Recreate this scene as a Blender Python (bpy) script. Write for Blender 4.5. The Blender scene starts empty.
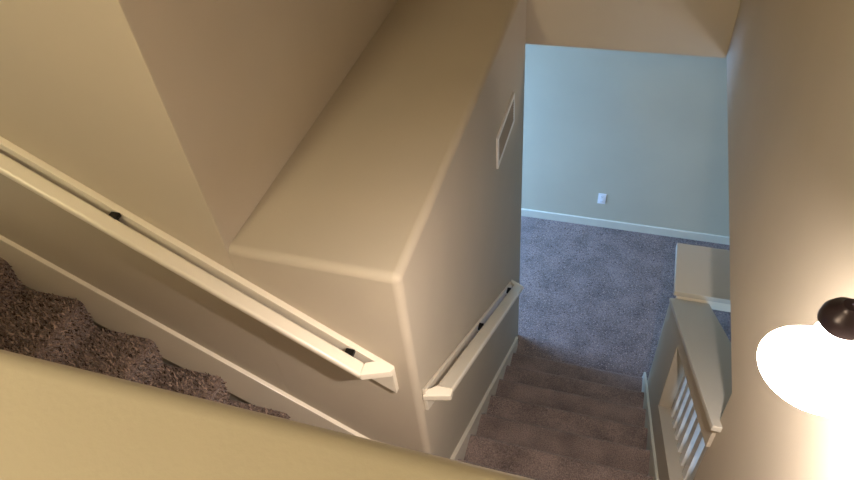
import bpy, bmesh, math, random
from mathutils import Matrix, Vector
random.seed(7)
S = bpy.context.scene
COL = S.collection

# ---------------------------------------------------------------- camera
cam_d = bpy.data.cameras.new('camera')
cam_d.sensor_width = 36.0
cam_d.lens = 655.0 / 854.0 * 36.0
cam_d.clip_start = 0.02
cam = bpy.data.objects.new('camera', cam_d)
COL.objects.link(cam)
right = Vector((0.95433573, 0.28678599, -0.08364874))
down = Vector((0.14827729, -0.69781676, -0.70076074))
fwd = Vector((-0.25933986, 0.6563578, -0.70847532))
m = Matrix.Identity(4)
for r in range(3):
    m[r][0] = right[r]; m[r][1] = -down[r]; m[r][2] = -fwd[r]
m[0][3], m[1][3], m[2][3] = 0.5694, -1.1779, 2.6705
cam.matrix_world = m
S.camera = cam

# ---------------------------------------------------------------- world, sun, daylight, exposure
w = bpy.data.worlds.new('World'); S.world = w; w.use_nodes = True
bg = w.node_tree.nodes['Background']
bg.inputs[0].default_value = (0.45, 0.66, 1.0, 1); bg.inputs[1].default_value = 1.0
def area(name, loc, direction, sx, sy, power, color):
    d = bpy.data.lights.new(name, 'AREA'); d.shape = 'RECTANGLE'; d.size = sx; d.size_y = sy
    d.energy = power; d.color = color
    o = bpy.data.objects.new(name, d); COL.objects.link(o); o.location = loc
    o.rotation_euler = Vector(direction).to_track_quat('-Z', 'Z').to_euler()
    return o
SKY = (0.24, 0.49, 1.0)
area('daylight_west', (-2.62, 2.76, -0.20), (1, 0.05, -1.3), 1.1, 1.5, 385, SKY)
area('daylight_south', (2.5, -1.27, -0.45), (-0.15, 1, -0.85), 1.5, 0.95, 62, (0.42, 0.66, 1.0))

S.view_settings.view_transform = 'Standard'
S.view_settings.look = 'None'
S.view_settings.gamma = 1.0
S.view_settings.use_curve_mapping = False
S.view_settings.exposure = 0.0

# ---------------------------------------------------------------- materials
def new_mat(name):
    mt = bpy.data.materials.new(name); mt.use_nodes = True
    return mt, mt.node_tree.nodes, mt.node_tree.links, mt.node_tree.nodes['Principled BSDF']

def paint(name, col, rough=0.5, var=0.03, bump=0.08, scale=160.0, spec=0.4):
    mt, n, l, b = new_mat(name)
    tc = n.new('ShaderNodeTexCoord')
    nz = n.new('ShaderNodeTexNoise'); nz.inputs['Scale'].default_value = 2.3; nz.inputs['Detail'].default_value = 4
    l.new(tc.outputs['Object'], nz.inputs['Vector'])
    rp = n.new('ShaderNodeValToRGB')
    rp.color_ramp.elements[0].position = 0.3; rp.color_ramp.elements[1].position = 0.7
    rp.color_ramp.elements[0].color = (*[c * (1 - var) for c in col], 1)
    rp.color_ramp.elements[1].color = (*[min(1, c * (1 + var)) for c in col], 1)
    l.new(nz.outputs['Fac'], rp.inputs['Fac']); l.new(rp.outputs['Color'], b.inputs['Base Color'])
    b.inputs['Roughness'].default_value = rough
    b.inputs['Specular IOR Level'].default_value = spec
    if bump:
        n2 = n.new('ShaderNodeTexNoise'); n2.inputs['Scale'].default_value = scale; n2.inputs['Detail'].default_value = 3
        l.new(tc.outputs['Object'], n2.inputs['Vector'])
        bp = n.new('ShaderNodeBump'); bp.inputs['Strength'].default_value = bump; bp.inputs['Distance'].default_value = 0.004
        l.new(n2.outputs['Fac'], bp.inputs['Height']); l.new(bp.outputs['Normal'], b.inputs['Normal'])
    return mt

def carpet(name, dark, light, scale=170.0):
    mt, n, l, b = new_mat(name)
    tc = n.new('ShaderNodeTexCoord')
    nz = n.new('ShaderNodeTexNoise'); nz.inputs['Scale'].default_value = scale; nz.inputs['Detail'].default_value = 5
    nz.inputs['Roughness'].default_value = 0.7
    l.new(tc.outputs['Object'], nz.inputs['Vector'])
    vo = n.new('ShaderNodeTexVoronoi'); vo.inputs['Scale'].default_value = scale * 0.75
    l.new(tc.outputs['Object'], vo.inputs['Vector'])
    n3 = n.new('ShaderNodeTexNoise'); n3.inputs['Scale'].default_value = 6; n3.inputs['Detail'].default_value = 3
    l.new(tc.outputs['Object'], n3.inputs['Vector'])
    mx = n.new('ShaderNodeMath'); mx.operation = 'MULTIPLY_ADD'
    l.new(n3.outputs['Fac'], mx.inputs[0]); mx.inputs[1].default_value = 0.35
    l.new(nz.outputs['Fac'], mx.inputs[2])
    rp = n.new('ShaderNodeValToRGB')
    rp.color_ramp.elements[0].position = 0.52; rp.color_ramp.elements[1].position = 0.86
    rp.color_ramp.elements[0].color = (*dark, 1); rp.color_ramp.elements[1].color = (*light, 1)
    l.new(mx.outputs[0], rp.inputs['Fac']); l.new(rp.outputs['Color'], b.inputs['Base Color'])
    b.inputs['Roughness'].default_value = 0.95; b.inputs['Specular IOR Level'].default_value = 0.1
    b.inputs['Sheen Weight'].default_value = 0.25
    bp = n.new('ShaderNodeBump'); bp.inputs['Strength'].default_value = 0.9; bp.inputs['Distance'].default_value = 0.008
    l.new(vo.outputs['Distance'], bp.inputs['Height']); bp.invert = True
    l.new(bp.outputs['Normal'], b.inputs['Normal'])
    return mt

WALL = paint('beige_wall_paint', (0.51, 0.445, 0.35), 0.6, spec=0.25)
CEIL = paint('ceiling_paint', (0.55, 0.50, 0.42), 0.8)
ROOMW = paint('pale_room_paint', (0.53, 0.49, 0.365), 0.6)
TRIM = paint('cream_trim_enamel', (0.80, 0.73, 0.60), 0.28, 0.015, 0.02, 60, 0.5)
WHITE = paint('white_trim_enamel', (0.82, 0.80, 0.76), 0.35, 0.01, 0.01, 60, 0.5)
PLATE = paint('white_plastic', (0.85, 0.85, 0.84), 0.35, 0.01, 0, 60, 0.5)
SLOT = paint('dark_slot', (0.03, 0.03, 0.03), 0.6, 0.01, 0)
BLACK = paint('black_iron', (0.012, 0.011, 0.010), 0.4, 0.05, 0)
TAN = paint('tan_trim_enamel', (0.56, 0.52, 0.44), 0.4, 0.02, 0.02, 60, 0.35)
BASE = paint('pale_baseboard_enamel', (0.64, 0.61, 0.49), 0.4, 0.015, 0.01, 60, 0.4)
LOUVRE = paint('shaded_louvre_enamel', (0.34, 0.31, 0.27), 0.5, 0.02, 0, 60, 0.3)  # grey puts the shade on the white slats into their colour
BRONZE = paint('dark_bronze', (0.035, 0.022, 0.03), 0.32, 0.1, 0, 60, 0.6)
CARPET = carpet('taupe_carpet', (0.085, 0.060, 0.052), (0.38, 0.28, 0.24))
for mt in (BRONZE, BLACK):
    mt.node_tree.nodes['Principled BSDF'].inputs['Metallic'].default_value = 0.5

def glass_pane():
    mt, n, l, b = new_mat('window_glass')
    t = n.new('ShaderNodeBsdfTransparent'); g = n.new('ShaderNodeBsdfGlossy'); g.inputs['Roughness'].default_value = 0.02
    mx = n.new('ShaderNodeMixShader'); mx.inputs[0].default_value = 0.06
    l.new(t.outputs[0], mx.inputs[1]); l.new(g.outputs[0], mx.inputs[2])
    l.new(mx.outputs[0], n['Material Output'].inputs['Surface'])
    return mt
GLASS = glass_pane()

def shade_mat():
    mt, n, l, b = new_mat('frosted_glass_shade')
    t = n.new('ShaderNodeBsdfTranslucent'); t.inputs[0].default_value = (0.95, 0.92, 0.88, 1)
    d = n.new('ShaderNodeBsdfDiffuse'); d.inputs[0].default_value = (0.9, 0.9, 0.9, 1)
    e = n.new('ShaderNodeEmission'); e.inputs[0].default_value = (1.0, 0.95, 0.92, 1); e.inputs[1].default_value = 5.0
    mx = n.new('ShaderNodeMixShader'); mx.inputs[0].default_value = 0.55
    l.new(t.outputs[0], mx.inputs[1]); l.new(d.outputs[0], mx.inputs[2])
    tr = n.new('ShaderNodeBsdfTransparent'); m2 = n.new('ShaderNodeMixShader'); m2.inputs[0].default_value = 0.05
    l.new(mx.outputs[0], m2.inputs[1]); l.new(tr.outputs[0], m2.inputs[2])
    ad = n.new('ShaderNodeAddShader'); l.new(m2.outputs[0], ad.inputs[0]); l.new(e.outputs[0], ad.inputs[1])
    l.new(ad.outputs[0], n['Material Output'].inputs['Surface'])
    return mt
SHADE = shade_mat()

def emit_mat(name, col, s):
    mt, n, l, b = new_mat(name)
    b.inputs['Emission Color'].default_value = (*col, 1); b.inputs['Emission Strength'].default_value = s
    b.inputs['Base Color'].default_value = (*col, 1)
    return mt

# ---------------------------------------------------------------- helpers
def obj(name, bm, mat, parent=None, smooth=False):
    bmesh.ops.recalc_face_normals(bm, faces=bm.faces[:])
    me = bpy.data.meshes.new(name); bm.to_mesh(me); bm.free()
    if mat: me.materials.append(mat)
    if smooth:
        for p in me.polygons: p.use_smooth = True
        me.set_sharp_from_angle(angle=math.radians(40))
    o = bpy.data.objects.new(name, me); COL.objects.link(o)
    if smooth:
        wn = o.modifiers.new('weighted_normals', 'WEIGHTED_NORMAL'); wn.keep_sharp = True
    if parent is not None:
        o.parent = parent
        o.matrix_parent_inverse = Matrix.Translation(-Vector(parent.location))
    return o

def tag(o, label=None, cat=None, group=None, kind=None):
    if label: o['label'] = label
    if cat: o['category'] = cat
    if group: o['group'] = group
    if kind: o['kind'] = kind
    return o

def empty(name, loc, label, cat, group=None):
    o = bpy.data.objects.new(name, None); COL.objects.link(o); o.location = loc
    o.empty_display_size = 0.1
    return tag(o, label, cat, group)

def box(bm, x0, x1, y0, y1, z0, z1):
    v = [bm.verts.new(c) for c in ((x0,y0,z0),(x1,y0,z0),(x1,y1,z0),(x0,y1,z0),(x0,y0,z1),(x1,y0,z1),(x1,y1,z1),(x0,y1,z1))]
    for f in ((0,3,2,1),(4,5,6,7),(0,1,5,4),(1,2,6,5),(2,3,7,6),(3,0,4,7)):
        bm.faces.new([v[i] for i in f])
    return v

def prism(bm, pts, axis, a, b):
    """extrude polygon along axis 'x' (pts are y,z), 'y' (pts are x,z) or 'z' (pts are x,y)"""
    def mk(p, t):
        return {'x': (t, p[0], p[1]), 'y': (p[0], t, p[1]), 'z': (p[0], p[1], t)}[axis]
    A = [bm.verts.new(mk(p, a)) for p in pts]; B = [bm.verts.new(mk(p, b)) for p in pts]
    bm.faces.new(A); bm.faces.new(B[::-1])
    n = len(pts)
    for i in range(n):
        bm.faces.new((A[i], B[i], B[(i+1) % n], A[(i+1) % n]))
    return A + B

def bevel(bm, r, seg=3, test=None):
    es = [e for e in bm.edges if test is None or test(e.verts[0].co, e.verts[1].co)]
    bmesh.ops.bevel(bm, geom=es, offset=r, segments=seg, profile=0.5, affect='EDGES', clamp_overlap=True)

def near(a, b): return abs(a - b) < 1e-4

def lathe(bm, prof, cx, cy, cz, seg=40):
    rings = []
    for r, z in prof:
        rings.append([bm.verts.new((cx + r*math.cos(2*math.pi*i/seg), cy + r*math.sin(2*math.pi*i/seg), cz + z)) for i in range(seg)])
    for a, b in zip(rings, rings[1:]):
        for i in range(seg):
            bm.faces.new((a[i], a[(i+1) % seg], b[(i+1) % seg], b[i]))
    return rings

def tube(bm, pts, r, seg=10):
    pts = [Vector(p) for p in pts]; rings = []
    for i, p in enumerate(pts):
        d = (pts[min(i+1, len(pts)-1)] - pts[max(i-1, 0)]).normalized()
        u = d.orthogonal().normalized() if i == 0 else (pu - d * pu.dot(d)).normalized()
        pu = u; v = d.cross(u)
        rings.append([bm.verts.new(p + r*(math.cos(2*math.pi*k/seg)*u + math.sin(2*math.pi*k/seg)*v)) for k in range(seg)])
    for a, b in zip(rings, rings[1:]):
        for k in range(seg): bm.faces.new((a[k], a[(k+1) % seg], b[(k+1) % seg], b[k]))
    bm.faces.new(rings[0]); bm.faces.new(rings[-1][::-1])

def struct(name, bm, mat, label, smooth=True):
    o = obj(name, bm, mat, None, smooth)
    return tag(o, label, name.split('_')[0], kind='structure')

# ---------------------------------------------------------------- measures (metres)
RISE = 0.185
ZF, ZU, ZC = -1.778, 1.306, 3.70           # lower floor, upper floor, upper ceiling
LAND = -0.298                              # landing between the flights
ZL, ZH = 1.209, 0.854                      # ledge top, underside of header
YH, YF = 2.05, 3.468                       # header face, far wall
XR = -0.589                                # return wall above the ledge
XW = 1.0125                                # right wall face
YJ = 0.0645                                # near jamb of the opening in the right wall
RT = 0.18                                  # thickness of right wall and balustrade
YG0, YG1, ZG = -1.125, -0.9865, 2.27        # guard wall the camera looks over

# ---------------------------------------------------------------- structure: walls
# wall behind the upper flight and its return above the ledge
bm = bmesh.new(); box(bm, -3.9, XR, 0.0, YH, ZF, ZC)
bevel(bm, 0.005, 2, lambda a, b: near(a.x, XR) and near(b.x, XR) and near(a.y, 0) and near(b.y, 0))
struct('wall_stairs', bm, WALL, 'beige wall rising behind the upper stair flight, with a return above the ledge')
# block under the ledge: side wall of the lower flight, bullnosed
bm = bmesh.new(); box(bm, XR, 0.0, 0.0, YH, ZF, ZL)
def t_(a, b):
    fr = near(a.y, 0) and near(b.y, 0) and near(a.x, 0) and near(b.x, 0)
    tf = near(a.z, ZL) and near(b.z, ZL) and near(a.y, 0) and near(b.y, 0)
    tr = near(a.z, ZL) and near(b.z, ZL) and near(a.x, 0) and near(b.x, 0)
    return fr or tf or tr
bevel(bm, 0.030, 6, t_)
struct('wall_left', bm, WALL, 'beige side wall of the lower flight with a flat ledge on top')
# header above the foot of the stairs
bm = bmesh.new(); box(bm, XR, XW, YH, YH + 0.14, ZH, ZC)
struct('wall_header', bm, WALL, 'beige header wall over the foot of the lower stairs')
# right wall with the opening above the balustrade
bm = bmesh.new()
prism(bm, [(-3.2, ZF), (YJ, ZF), (YJ, ZH), (YH + 0.14, ZH), (YH + 0.14, ZC), (-3.2, ZC)], 'x', XW, XW + RT)
bevel(bm, 0.022, 4, lambda a, b: (near(a.x, XW) and near(b.x, XW) and near(a.y, YJ) and near(b.y, YJ)) or
      (near(a.x, XW) and near(b.x, XW) and near(a.z, ZH) and near(b.z, ZH)))
struct('wall_right', bm, WALL, 'beige right wall that carries the lamp and ends above the balustrade')
# guard half wall in front of the camera
bm = bmesh.new(); box(bm, -2.2, XW, YG0, YG1, ZF, ZG)
bevel(bm, 0.022, 4, lambda a, b: near(a.z, ZG) and near(b.z, ZG) and near(a.y, b.y))
struct('wall_guard', bm, WALL, 'cream half wall with rounded top along the upper stairs')
# far wall of the lower room
bm = bmesh.new(); box(bm, -2.7, 4.2, YF, YF + 0.12, ZF, ZH)
struct('wall_far', bm, ROOMW, 'pale wall at the far side of the lower room, blue in daylight', False)
# rest of the lower room (with windows) and of the upper hall, out of the picture
def wall_x(name, x0, x1, y0, y1, z0, z1, o, mat, label):
    bm = bmesh.new(); a0, a1, b0, b1 = o
    box(bm, x0, x1, y0, a0, z0, z1); box(bm, x0, x1, a1, y1, z0, z1)
    box(bm, x0, x1, a0, a1, z0, b0); box(bm, x0, x1, a0, a1, b1, z1)
    struct(name, bm, mat, label, False)
    return o
W1 = wall_x('wall_west', -2.7, -2.56, YH, YF, ZF, ZH, (2.2, 3.32, -1.0, 0.62), ROOMW, 'end wall of the lower room with a window, out of the picture')
bm = bmesh.new(); box(bm, 4.0, 4.14, -1.125, YF, ZF, ZH)
struct('wall_east', bm, ROOMW, 'outer wall of the room beside the stairs', False)
a0, a1, b0, b1 = 1.7, 3.3, -1.0, 0.10                # window in the south wall
bm = bmesh.new()
box(bm, XW+RT, a0, -1.245, -1.125, ZF, ZH); box(bm, a1, 4.0, -1.245, -1.125, ZF, ZH)
box(bm, a0, a1, -1.245, -1.125, ZF, b0); box(bm, a0, a1, -1.245, -1.125, b1, ZH)
struct('wall_south', bm, ROOMW, 'wall with a window of the room beside the stairs', False)
def window(name, o, at, axis, label):
    a0, a1, b0, b1 = o
    put = (lambda bm, t, s: box(bm, at-t, at+t, *s)) if axis == 'x' else (lambda bm, t, s: box(bm, s[0], s[1], at-t, at+t, s[2], s[3]))
    bm = bmesh.new(); c = (a0+a1)/2
    for s_ in ((a0, a0+.04, b0, b1), (a1-.04, a1, b0, b1), (a0+.04, a1-.04, b0, b0+.04), (a0+.04, a1-.04, b1-.04, b1), (c-.015, c+.015, b0+.04, b1-.04)):
        put(bm, .03, s_)
    f = struct(name, bm, WHITE, label, False)
    for p0, p1 in ((a0+.04, c-.015), (c+.015, a1-.04)):
        bm = bmesh.new(); put(bm, .004, (p0, p1, b0+.04, b1-.04)); obj('pane', bm, GLASS, f)
window('window_1', W1, -2.63, 'x', 'white framed window in the end wall of the lower room')
window('window_2', (a0, a1, b0, b1), -1.185, 'y', 'white framed window in the room beside the stairs')
bm = bmesh.new(); box(bm, -3.9, XW, -3.2, -3.08, ZU-.2, ZC)
struct('wall_front', bm, WALL, 'hall wall behind the viewer', False)
bm = bmesh.new(); box(bm, -4.02, -3.9, -3.2, YH, ZU-.2, ZC)
struct('wall_end', bm, WALL, 'end wall of the upper hall', False)

# ceilings
bm = bmesh.new(); box(bm, -4.02, XW+RT, -3.2, YH+.14, ZC, ZC+.12)
struct('ceiling', bm, CEIL, 'ceiling of the upper hall', False)
bm = bmesh.new()
box(bm, XW+RT, 4.14, -1.245, YF+.12, ZH, ZH+.2)
struct('ceiling_east', bm, CEIL, 'ceiling of the room beside the stairs', False)
bm = bmesh.new()
box(bm, -2.7, XW+RT, YH+.14, YF+.12, ZH, ZH+.2)
struct('ceiling_far', bm, CEIL, 'ceiling of the lower room', False)

# floors
bm = bmesh.new(); box(bm, -2.7, 4.14, -1.245, YF+.12, ZF-.1, ZF)
struct('floor', bm, CARPET, 'taupe carpeted floor of the lower room', False)
bm = bmesh.new(); box(bm, 0.0, XW, YG1, 0.0164, LAND-.15, LAND)
struct('floor_landing', bm, CARPET, 'carpeted landing between the two flights', False)
bm = bmesh.new(); box(bm, -3.9, XW, -3.08, YG0, ZU-.2, ZU)
struct('floor_hall', bm, CARPET, 'carpeted floor of the upper hall', False)

# baseboard on the far wall
bm = bmesh.new(); box(bm, -2.56, 4.0, YF-.014, YF, ZF, ZF+.088)
bevel(bm, 0.008, 2, lambda a, b: near(a.z, ZF+.088) and near(b.z, ZF+.088) and near(a.y, YF-.014) and near(b.y, YF-.014))
struct('baseboard_far', bm, BASE, 'white baseboard along the far wall of the lower room')

# ---------------------------------------------------------------- stairs
def step_profile(back, front, nose, top, bottom, r=0.024):
    """side profile: back..front riser planes, nosing out to 'nose', along an increasing axis"""
    pts = [(back, bottom), (front, bottom), (front, top - RISE)]
    for k in range(6):
        a = -0.1 + (math.pi/2 + 0.1)*k/5
        pts.append((nose - r + r*math.cos(a), top - r + r*math.sin(a)))
    pts.append((back, top))
    return pts
NR = 0.028
# lower flight descends along +y
YA, ZA, RUN = 1.748, -1.593, 0.2438
low = empty('stair_flight', (0.5, 1.0, ZF), 'lower carpeted stair flight running down to the blue-lit floor', 'staircase')
for k in range(7):
    y, z = YA - k*RUN, ZA + k*RISE
    bm = bmesh.new()
    prism(bm, step_profile(y - RUN - NR, y - NR, y, z, ZF), 'x', 0.02, 0.985)
    obj('step', bm, CARPET, low, True)
y, z = YA - 7*RUN, LAND
bm = bmesh.new(); prism(bm, step_profile(y - NR - .002, y - NR, y, z, ZF), 'x', 0.02, 0.985)
obj('step', bm, CARPET, low, True)
# upper flight descends along +x
XA, ZA1, RUN1 = -1.4059, 0.7508, 0.2601
upf = empty('stair_flight', (-1.2, -0.5, LAND), 'upper carpeted stair flight descending along the wall behind the half wall', 'staircase')
for i in range(-2, 6):
    x, z = XA + i*RUN1, ZA1 - i*RISE
    bm = bmesh.new()
    prism(bm, step_profile(x - RUN1 - NR, x - NR, x, z, LAND - .15), 'y', YG1 + .026, -0.018)
    obj('step', bm, CARPET, upf, True)

def nz_low(y): return ZA + (YA - y) * RISE / RUN
def nz_up(x): return ZA1 - (x - XA) * RISE / RUN1
# skirt boards
bm = bmesh.new()
prism(bm, [(-2.2, nz_up(-2.2)+.163), (-0.0, nz_up(0.0)+.163), (0.0, LAND), (-.05, LAND), (-2.2, nz_up(-2.2)-.2)], 'y', -0.018, 0.0)
bevel(bm, 0.006, 2, lambda a, b: near(a.y, -.018) and near(b.y, -.018))
tag(obj('trim_1', bm, TRIM, None, True), 'cream skirt board along the wall beside the upper carpeted steps', 'trim', kind='structure')
SK = 0.055
bm = bmesh.new()
prism(bm, [(0.0, nz_low(0)+SK), (1.86, nz_low(1.86)+SK), (1.94, ZF+.12), (1.94, ZF), (0.0, ZF)], 'x', 0.0, 0.020)
bevel(bm, 0.006, 2, lambda a, b: near(a.x, .02) and near(b.x, .02))
tag(obj('trim_2', bm, TRIM, None, True), 'cream skirt board beside the lower steps on the grille wall', 'trim', kind='structure')
bm = bmesh.new()
prism(bm, [(YJ, nz_low(YJ)+SK), (1.76, nz_low(1.76)+SK), (1.80, ZF+.06), (1.80, ZF), (YJ, ZF)], 'x', 0.985, 1.0)
bevel(bm, 0.005, 2, lambda a, b: near(a.x, .985) and near(b.x, .985))
tag(obj('trim_3', bm, BASE, None, True), 'pale skirt board beside the lower steps at the foot of the balustrade', 'trim', kind='structure')

# ---------------------------------------------------------------- handrails
# A rail is a backing board on the wall, a rail standing off it on black brackets and a return at each end.
def prism_h(bm, top_pts, h):
    """solid with a plan outline whose top follows the given (x, y, z) points and thickness h"""
    A = [bm.verts.new(p) for p in top_pts]; B = [bm.verts.new((p[0], p[1], p[2]-h)) for p in top_pts]
    bm.faces.new(A); bm.faces.new(B[::-1]); n = len(A)
    for i in range(n): bm.faces.new((A[i], B[i], B[(i+1) % n], A[(i+1) % n]))

def handrail_upper():
    t = empty('handrail', (-1.0, 0.0, 0.9), 'cream wooden handrail with black brackets on the wall of the upper flight', 'handrail')
    top = lambda x: 0.758 - (x + 0.122) * 0.711
    xa, xb = -2.2, -0.076
    bm = bmesh.new(); prism(bm, [(xa, top(xa)), (xb, top(xb)), (xb, top(xb)-.147), (xa, top(xa)-.147)], 'y', -0.024, 0.0)
    bevel(bm, .003, 2); obj('backing_board', bm, TRIM, t, True)
    e, u = -.160, .006
    bm = bmesh.new(); prism(bm, [(xa, top(xa)+u), (e, top(e)+u), (e, top(e)+u-.034), (xa, top(xa)+u-.034)], 'y', -0.104, -0.050)
    bevel(bm, .010, 3, lambda a, b: near(a.y, b.y)); obj('rail', bm, TRIM, t, True)
    ze = top(e) + u
    bm = bmesh.new(); prism_h(bm, [(e, -.104, ze), (e, -.050, ze), (-.113, -.020, ze-.012), (-.064, -.020, ze-.042), (-.072, -.046, ze-.034)], .034)
    bevel(bm, .005, 2); obj('rail_return', bm, TRIM, t, True)
    for bx in (-1.66, -0.935, -0.215):
        bm = bmesh.new()
        tube(bm, [(bx, -.020, top(bx)-.07), (bx, -.036, top(bx)-.055), (bx, -.042, top(bx)-.02), (bx, -.054, top(bx)-.012)], .007)
        box(bm, bx-.016, bx+.016, -.053, -.028, top(bx)-.016, top(bx)-.002)
        tag(obj('bracket', bm, BLACK, t, True), 'black iron bracket')
handrail_upper()

def handrail_lower():
    t = empty('handrail', (0.0, 0.9, 0.0), 'cream wooden handrail with black brackets beside the lower flight', 'handrail')
    top = lambda y: 0.51 - (y - 0.086) * 0.755
    ya, yb, u = 0.030, 1.68, .008
    bm = bmesh.new(); prism(bm, [(ya, top(ya)), (yb, top(yb)), (yb, top(yb)-.147), (ya, top(ya)-.147)], 'x', 0.0, 0.014)
    bevel(bm, .003, 2); obj('backing_board', bm, TRIM, t, True)
    e, f = .078, 1.60
    bm = bmesh.new(); prism(bm, [(e, top(e)+u), (f, top(f)+u), (f, top(f)+u-.034), (e, top(e)+u-.034)], 'x', 0.042, 0.107)
    bevel(bm, .009, 3, lambda a, b: near(a.x, b.x)); obj('rail', bm, TRIM, t, True)
    ze = top(e) + u
    bm = bmesh.new(); prism_h(bm, [(.107, e, ze), (.042, e, ze), (.012, .052, ze), (.002, .018, ze), (.107, .046, ze)], .034)
    bevel(bm, .005, 2); obj('rail_return', bm, TRIM, t, True)
    ze = top(f) + u
    bm = bmesh.new(); prism_h(bm, [(.042, f, ze), (.107, f, ze), (.012, yb, ze-.04), (.012, yb-.04, ze-.02)], .034)
    bevel(bm, .004, 2); obj('rail_return', bm, TRIM, t, True)
    for by in (0.775, 1.48):
        bm = bmesh.new()
        tube(bm, [(.012, by, top(by)-.07), (.028, by, top(by)-.055), (.034, by, top(by)-.02), (.046, by, top(by)-.012)], .007)
        box(bm, .022, .045, by-.018, by+.018, top(by)-.014, top(by)+.002)
        tag(obj('bracket', bm, BLACK, t, True), 'black iron bracket')
handrail_lower()

# ---------------------------------------------------------------- balustrade on the open side of the lower flight
bal = empty('balustrade', (1.09, 0.9, ZF), 'beige raked balustrade with white balusters and a broad sloping cap beside lower stairs', 'balustrade')
CS = 0.752
def cz(y): return -0.395 + (1.503 - y) * CS          # top of the raked cap
YE = 1.60
X0, X1 = 1.0, 1.18
sill = lambda y: nz_low(y) + 0.27
YO = 1.0                                             # lower jamb of the opening
CT = 0.035
bm = bmesh.new(); prism(bm, [(YO, ZF), (YE, ZF), (YE, cz(YE)-CT), (YO, cz(YO)-CT)], 'x', X0, X1)
bevel(bm, .006, 2, lambda a, b: near(a.y, b.y)); obj('end_panel', bm, WALL, bal, True)
bm = bmesh.new(); prism(bm, [(YJ, ZF), (YO, ZF), (YO, sill(YO)), (YJ, sill(YJ))], 'x', X0, X1)
obj('lower_panel', bm, WALL, bal, True)
bm = bmesh.new(); prism(bm, [(YJ, cz(YJ)-CT-.13), (YO, cz(YO)-CT-.13), (YO, cz(YO)-CT), (YJ, cz(YJ)-CT)], 'x', X0, X1)
obj('top_rail', bm, WALL, bal, True)
bm = bmesh.new(); prism(bm, [(YJ-.03, cz(YJ-.03)-CT), (YE-.08, cz(YE-.08)-CT), (YE-.08, cz(YE-.08)), (YJ-.03, cz(YJ-.03))], 'x', X0-.018, X1+.02)
bevel(bm, .007, 2); obj('cap', bm, TAN, bal, True)
for k in range(8):
    y = 0.912 - k*0.1145
    bm = bmesh.new()
    prism(bm, [(y-.027, sill(y-.027)), (y+.027, sill(y+.027)), (y+.027, cz(y+.027)-CT-.13), (y-.027, cz(y-.027)-CT-.13)], 'x', 1.06, 1.10)
    tag(obj('baluster', bm, WHITE, bal, True), 'white square baluster' if k == 0 else None)
# level shelf at the lower end of the balustrade
ZS = -0.35
bm = bmesh.new(); box(bm, 0.998, 1.62, 1.52, 1.925, ZS-.04, ZS); bevel(bm, .006, 2); obj('end_shelf', bm, TAN, bal, True)
bm = bmesh.new(); box(bm, 1.02, 1.60, 1.53, 1.56, ZS-.115, ZS-.04); obj('apron', bm, TRIM, bal, True)
bm = bmesh.new(); box(bm, 1.52, 1.60, 1.70, 1.86, ZF, ZS-.04); obj('shelf_post', bm, WALL, bal, True)

# ---------------------------------------------------------------- air grille on the side wall
g = empty('air_grille', (0.0, 1.514, 0.675), 'small white return air grille high on the side wall beside the header', 'vent')
bm = bmesh.new()
y0, y1, z0, z1 = 1.311, 1.717, 0.578, 0.765
fw = 0.024
for s in ((y0, y1, z0, z0+fw), (y0, y1, z1-fw, z1), (y0, y0+fw, z0+fw, z1-fw), (y1-fw, y1, z0+fw, z1-fw)):
    box(bm, 0.0, 0.010, *s)
tag(obj('frame', bm, WHITE, g), 'white frame')
bm = bmesh.new(); box(bm, 0.0, 0.002, y0+fw, y1-fw, z0+fw, z1-fw); obj('backing', bm, SLOT, g)  # dark sheet stands in for the shade behind the slats
bm = bmesh.new(); prism(bm, [(0.0025, 0.0), (0.0085, -0.006), (0.0095, -0.005), (0.0035, 0.001)], 'y', y0+fw, y1-fw)
sl = obj('slat', bm, LOUVRE, g); base = sl.location.copy()
n = 9
for i in range(n):
    zz = z0 + fw + .012 + (z1 - z0 - 2*fw - .016) * i/(n-1)
    o = sl if i == 0 else sl.copy()
    if i: COL.objects.link(o)
    o.location = (0, 0, zz)

# ---------------------------------------------------------------- outlet on the far wall
ot = empty('wall_outlet', (0.487, YF, -1.434), 'white duplex outlet plate on the far wall above the baseboard', 'outlet')
bm = bmesh.new(); box(bm, .452, .522, YF-.006, YF, -1.494, -1.374)
bevel(bm, .004, 2, lambda a, b: near(a.y, YF-.006) and near(b.y, YF-.006)); obj('plate', bm, PLATE, ot, True)
for dz in (.026, -.026):
    bm = bmesh.new(); box(bm, .472, .502, YF-.009, YF-.006, -1.434+dz-.016, -1.434+dz+.016)
    bevel(bm, .002, 1); rc = obj('receptacle', bm, PLATE, ot)
    bm = bmesh.new()
    for dx in (-.006, .006): box(bm, .487+dx-.001, .487+dx+.001, YF-.0094, YF-.0088, -1.434+dz-.004, -1.434+dz+.006)
    obj('slots', bm, SLOT, rc)

# ---------------------------------------------------------------- wall lamp
LX, LY, LZ = 0.83, -0.642, 2.078
lamp = empty('wall_lamp', (XW, LY, LZ), 'lit wall lamp with white bell shade and dark bronze cap', 'lamp')
bm = bmesh.new()
prof = [(0.020, -.008), (0.0205, -.030), (0.0225, -.045), (0.027, -.058), (0.034, -.070), (0.043, -.081), (0.052, -.091), (0.060, -.099), (0.0635, -.104)]
lathe(bm, prof, LX, LY, LZ)
obj('shade', bm, SHADE, lamp, True)
bm = bmesh.new()
lathe(bm, [(.001, .017), (.009, .016), (.012, .010), (.020, .005), (.0245, -.003), (.0255, -.013), (.022, -.017), (.001, -.017)], LX, LY, LZ)
obj('shade_cap', bm, BRONZE, lamp, True)
bm = bmesh.new()
tube(bm, [(LX+.005, LY, LZ+.002), (LX+.05, LY, LZ+.004), (LX+.10, LY, LZ), (LX+.14, LY, LZ-.004), (XW-.012, LY, LZ-.004)], .008, 12)
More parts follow.
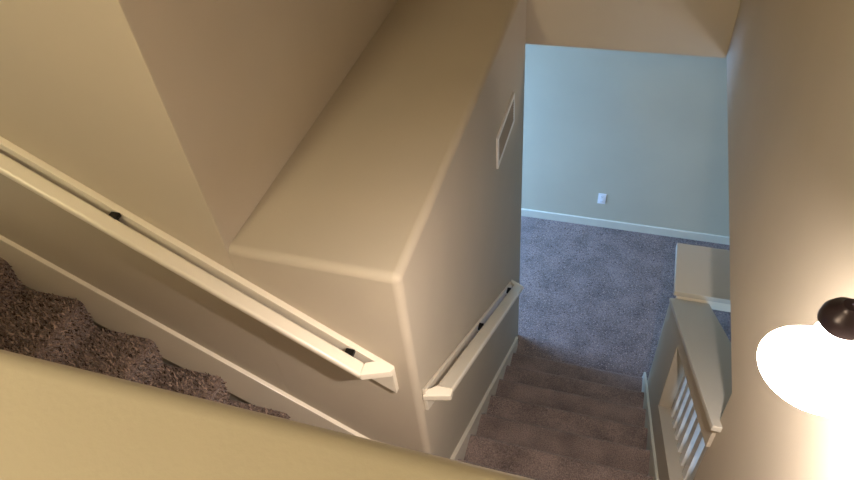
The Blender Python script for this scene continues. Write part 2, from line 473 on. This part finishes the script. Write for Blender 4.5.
obj('arm', bm, BRONZE, lamp, True)
bm = bmesh.new()
rg = lathe(bm, [(.001, 0), (.055, 0), (.055, .006), (.040, .014), (.018, .018), (.001, .018)], 0, 0, 0, 28)
bmesh.ops.transform(bm, matrix=Matrix.Translation((XW, LY, LZ-.004)) @ Matrix.Rotation(-math.pi/2, 4, 'Y'), verts=bm.verts[:])
obj('wall_plate', bm, BRONZE, lamp, True)
bm = bmesh.new()
lathe(bm, [(.001, -.018), (.013, -.02), (.014, -.035), (.015, -.034), (.015, -.038), (.010, -.043), (.001, -.045)], LX, LY, LZ, 20)
bl = obj('bulb', bm, emit_mat('lit_bulb', (1.0, 0.93, 0.85), 12.0), lamp, True)
pl = bpy.data.lights.new('lamp_light', 'POINT'); pl.energy = 138; pl.color = (1.0, 0.88, 0.81); pl.shadow_soft_size = 0.022
po = bpy.data.objects.new('lamp_light', pl); COL.objects.link(po); po.location = (LX, LY, LZ - .058)

# ---------------------------------------------------------------- ceiling light of the hall, behind the viewer
cl = empty('ceiling_light', (-0.78, -1.9, ZC), 'round flush ceiling light with bronze rim in the upper hall', 'light')
bm = bmesh.new(); lathe(bm, [(.001, 0), (.17, 0), (.17, -.03), (.16, -.035), (.001, -.035)], -0.78, -1.9, ZC); obj('rim', bm, BRONZE, cl, True)
bm = bmesh.new(); lathe(bm, [(.155, -.035), (.145, -.06), (.11, -.085), (.06, -.1), (.001, -.104)], -0.78, -1.9, ZC)
obj('bowl', bm, emit_mat('lit_bowl', (1.0, 0.82, 0.58), 3.0), cl, True)
pl = bpy.data.lights.new('ceiling_lamp_light', 'POINT'); pl.energy = 92; pl.color = (1.0, 0.88, 0.58); pl.shadow_soft_size = 0.18
po = bpy.data.objects.new('ceiling_lamp_light', pl); COL.objects.link(po); po.location = (-0.78, -1.9, ZC - .36)

# ---------------------------------------------------------------- unseen can light added to light the header, in place of sunlit floor bounce
FX, FY = 3.3, 1.0
fl = empty('added_uplight', (FX, FY, ZF), 'unseen bronze can light added on the floor beside the stairs to light the header', 'lamp')
bm = bmesh.new(); lathe(bm, [(.001, 0), (.075, 0), (.08, .01), (.08, .20), (.076, .20), (.074, .03), (.001, .03)], FX, FY, ZF); obj('can', bm, BRONZE, fl, True)
bm = bmesh.new(); lathe(bm, [(.001, .14), (.04, .135), (.06, .11), (.06, .08), (.03, .05), (.001, .045)], FX, FY, ZF); obj('bulb', bm, emit_mat('warm_bulb', (1.0, 0.8, 0.6), 4.0), fl, True)
pl = bpy.data.lights.new('added_uplight_light', 'SPOT'); pl.energy = 130; pl.color = (1.0, 0.76, 0.56); pl.shadow_soft_size = 0.05
pl.spot_size = math.radians(30); pl.spot_blend = 0.6
po = bpy.data.objects.new('added_uplight_light', pl); COL.objects.link(po); po.location = (FX, FY, ZF + .27)
po.rotation_euler = (Vector((0.55, YH, 1.15)) - Vector(po.location)).to_track_quat('-Z', 'Y').to_euler()

# ---------------------------------------------------------------- carpet pile (tufts standing on the carpet that the camera sees closely)
def pile(name, quads, spacing, h, parent):
    """quads: (origin, edge u, edge v, normal); one small leaning tuft per cell"""
    V, F = [], []
    for o, u, v, n in quads:
        o, u, v, n = Vector(o), Vector(u), Vector(v), Vector(n).normalized()
        nu, nv = max(1, int(u.length/spacing)), max(1, int(v.length/spacing))
        eu, ev = u.normalized(), v.normalized()
        for a in range(nu):
            for b in range(nv):
                p = o + u*((a + random.random())/nu) + v*((b + random.random())/nv) - n*.003
                r = spacing * random.uniform(.30, .48); hh = h * random.uniform(.6, 1.25)
                t = p + n*hh + eu*random.gauss(0, .35*h) + ev*random.gauss(0, .35*h)
                k = random.uniform(0, 6.28); i0 = len(V)
                for q in range(3):
                    an = k + q*2.094
                    V.append(p + r*(math.cos(an)*eu + math.sin(an)*ev))
                for q in range(3):
                    an = k + q*2.094
                    V.append(t + .55*r*(math.cos(an)*eu + math.sin(an)*ev))
                F += [(i0, i0+1, i0+4, i0+3), (i0+1, i0+2, i0+5, i0+4), (i0+2, i0, i0+3, i0+5), (i0+3, i0+4, i0+5)]
    me = bpy.data.meshes.new(name); me.from_pydata(V, [], F); me.materials.append(PILE)
    o = bpy.data.objects.new(name, me); COL.objects.link(o)
    o.parent = parent; o.matrix_parent_inverse = Matrix.Translation(-Vector(parent.location))
    o['kind'] = 'stuff'
    return o
def pile_mat(name, dark, light):
    mt, n, l, b = new_mat(name)
    ge = n.new('ShaderNodeNewGeometry'); rp = n.new('ShaderNodeValToRGB')
    rp.color_ramp.elements[0].color = (*dark, 1); rp.color_ramp.elements[1].color = (*light, 1)
    l.new(ge.outputs['Random Per Island'], rp.inputs['Fac']); l.new(rp.outputs['Color'], b.inputs['Base Color'])
    b.inputs['Roughness'].default_value = 0.95; b.inputs['Specular IOR Level'].default_value = 0.1
    return mt
PILE = pile_mat('taupe_carpet_yarn', (0.055, 0.036, 0.028), (0.52, 0.38, 0.305))
q = []
for i in range(-2, 6):
    x, z = XA + i*RUN1, ZA1 - i*RISE
    y0, wy = YG1 + .030, -0.019 - YG1 - .030
    q.append(((x - RUN1 - NR + .001, y0, z), (RUN1 + NR - .011, 0, 0), (0, wy, 0), (0, 0, 1)))
    q.append(((x - .010, y0, z - .002), (.008, 0, -.012), (0, wy, 0), (.7, 0, .7)))
    q.append(((x - .001, y0, z - .020), (-NR, 0, -RISE + .022), (0, wy, 0), (1, 0, -.15)))
pile('carpet_pile', q, .0105, .015, upf)
pile('carpet_pile', [((-0.1, 1.80, ZF), (1.9, 0, 0), (0, 1.65, 0), (0, 0, 1))], .017, .006, bpy.data.objects['floor'])
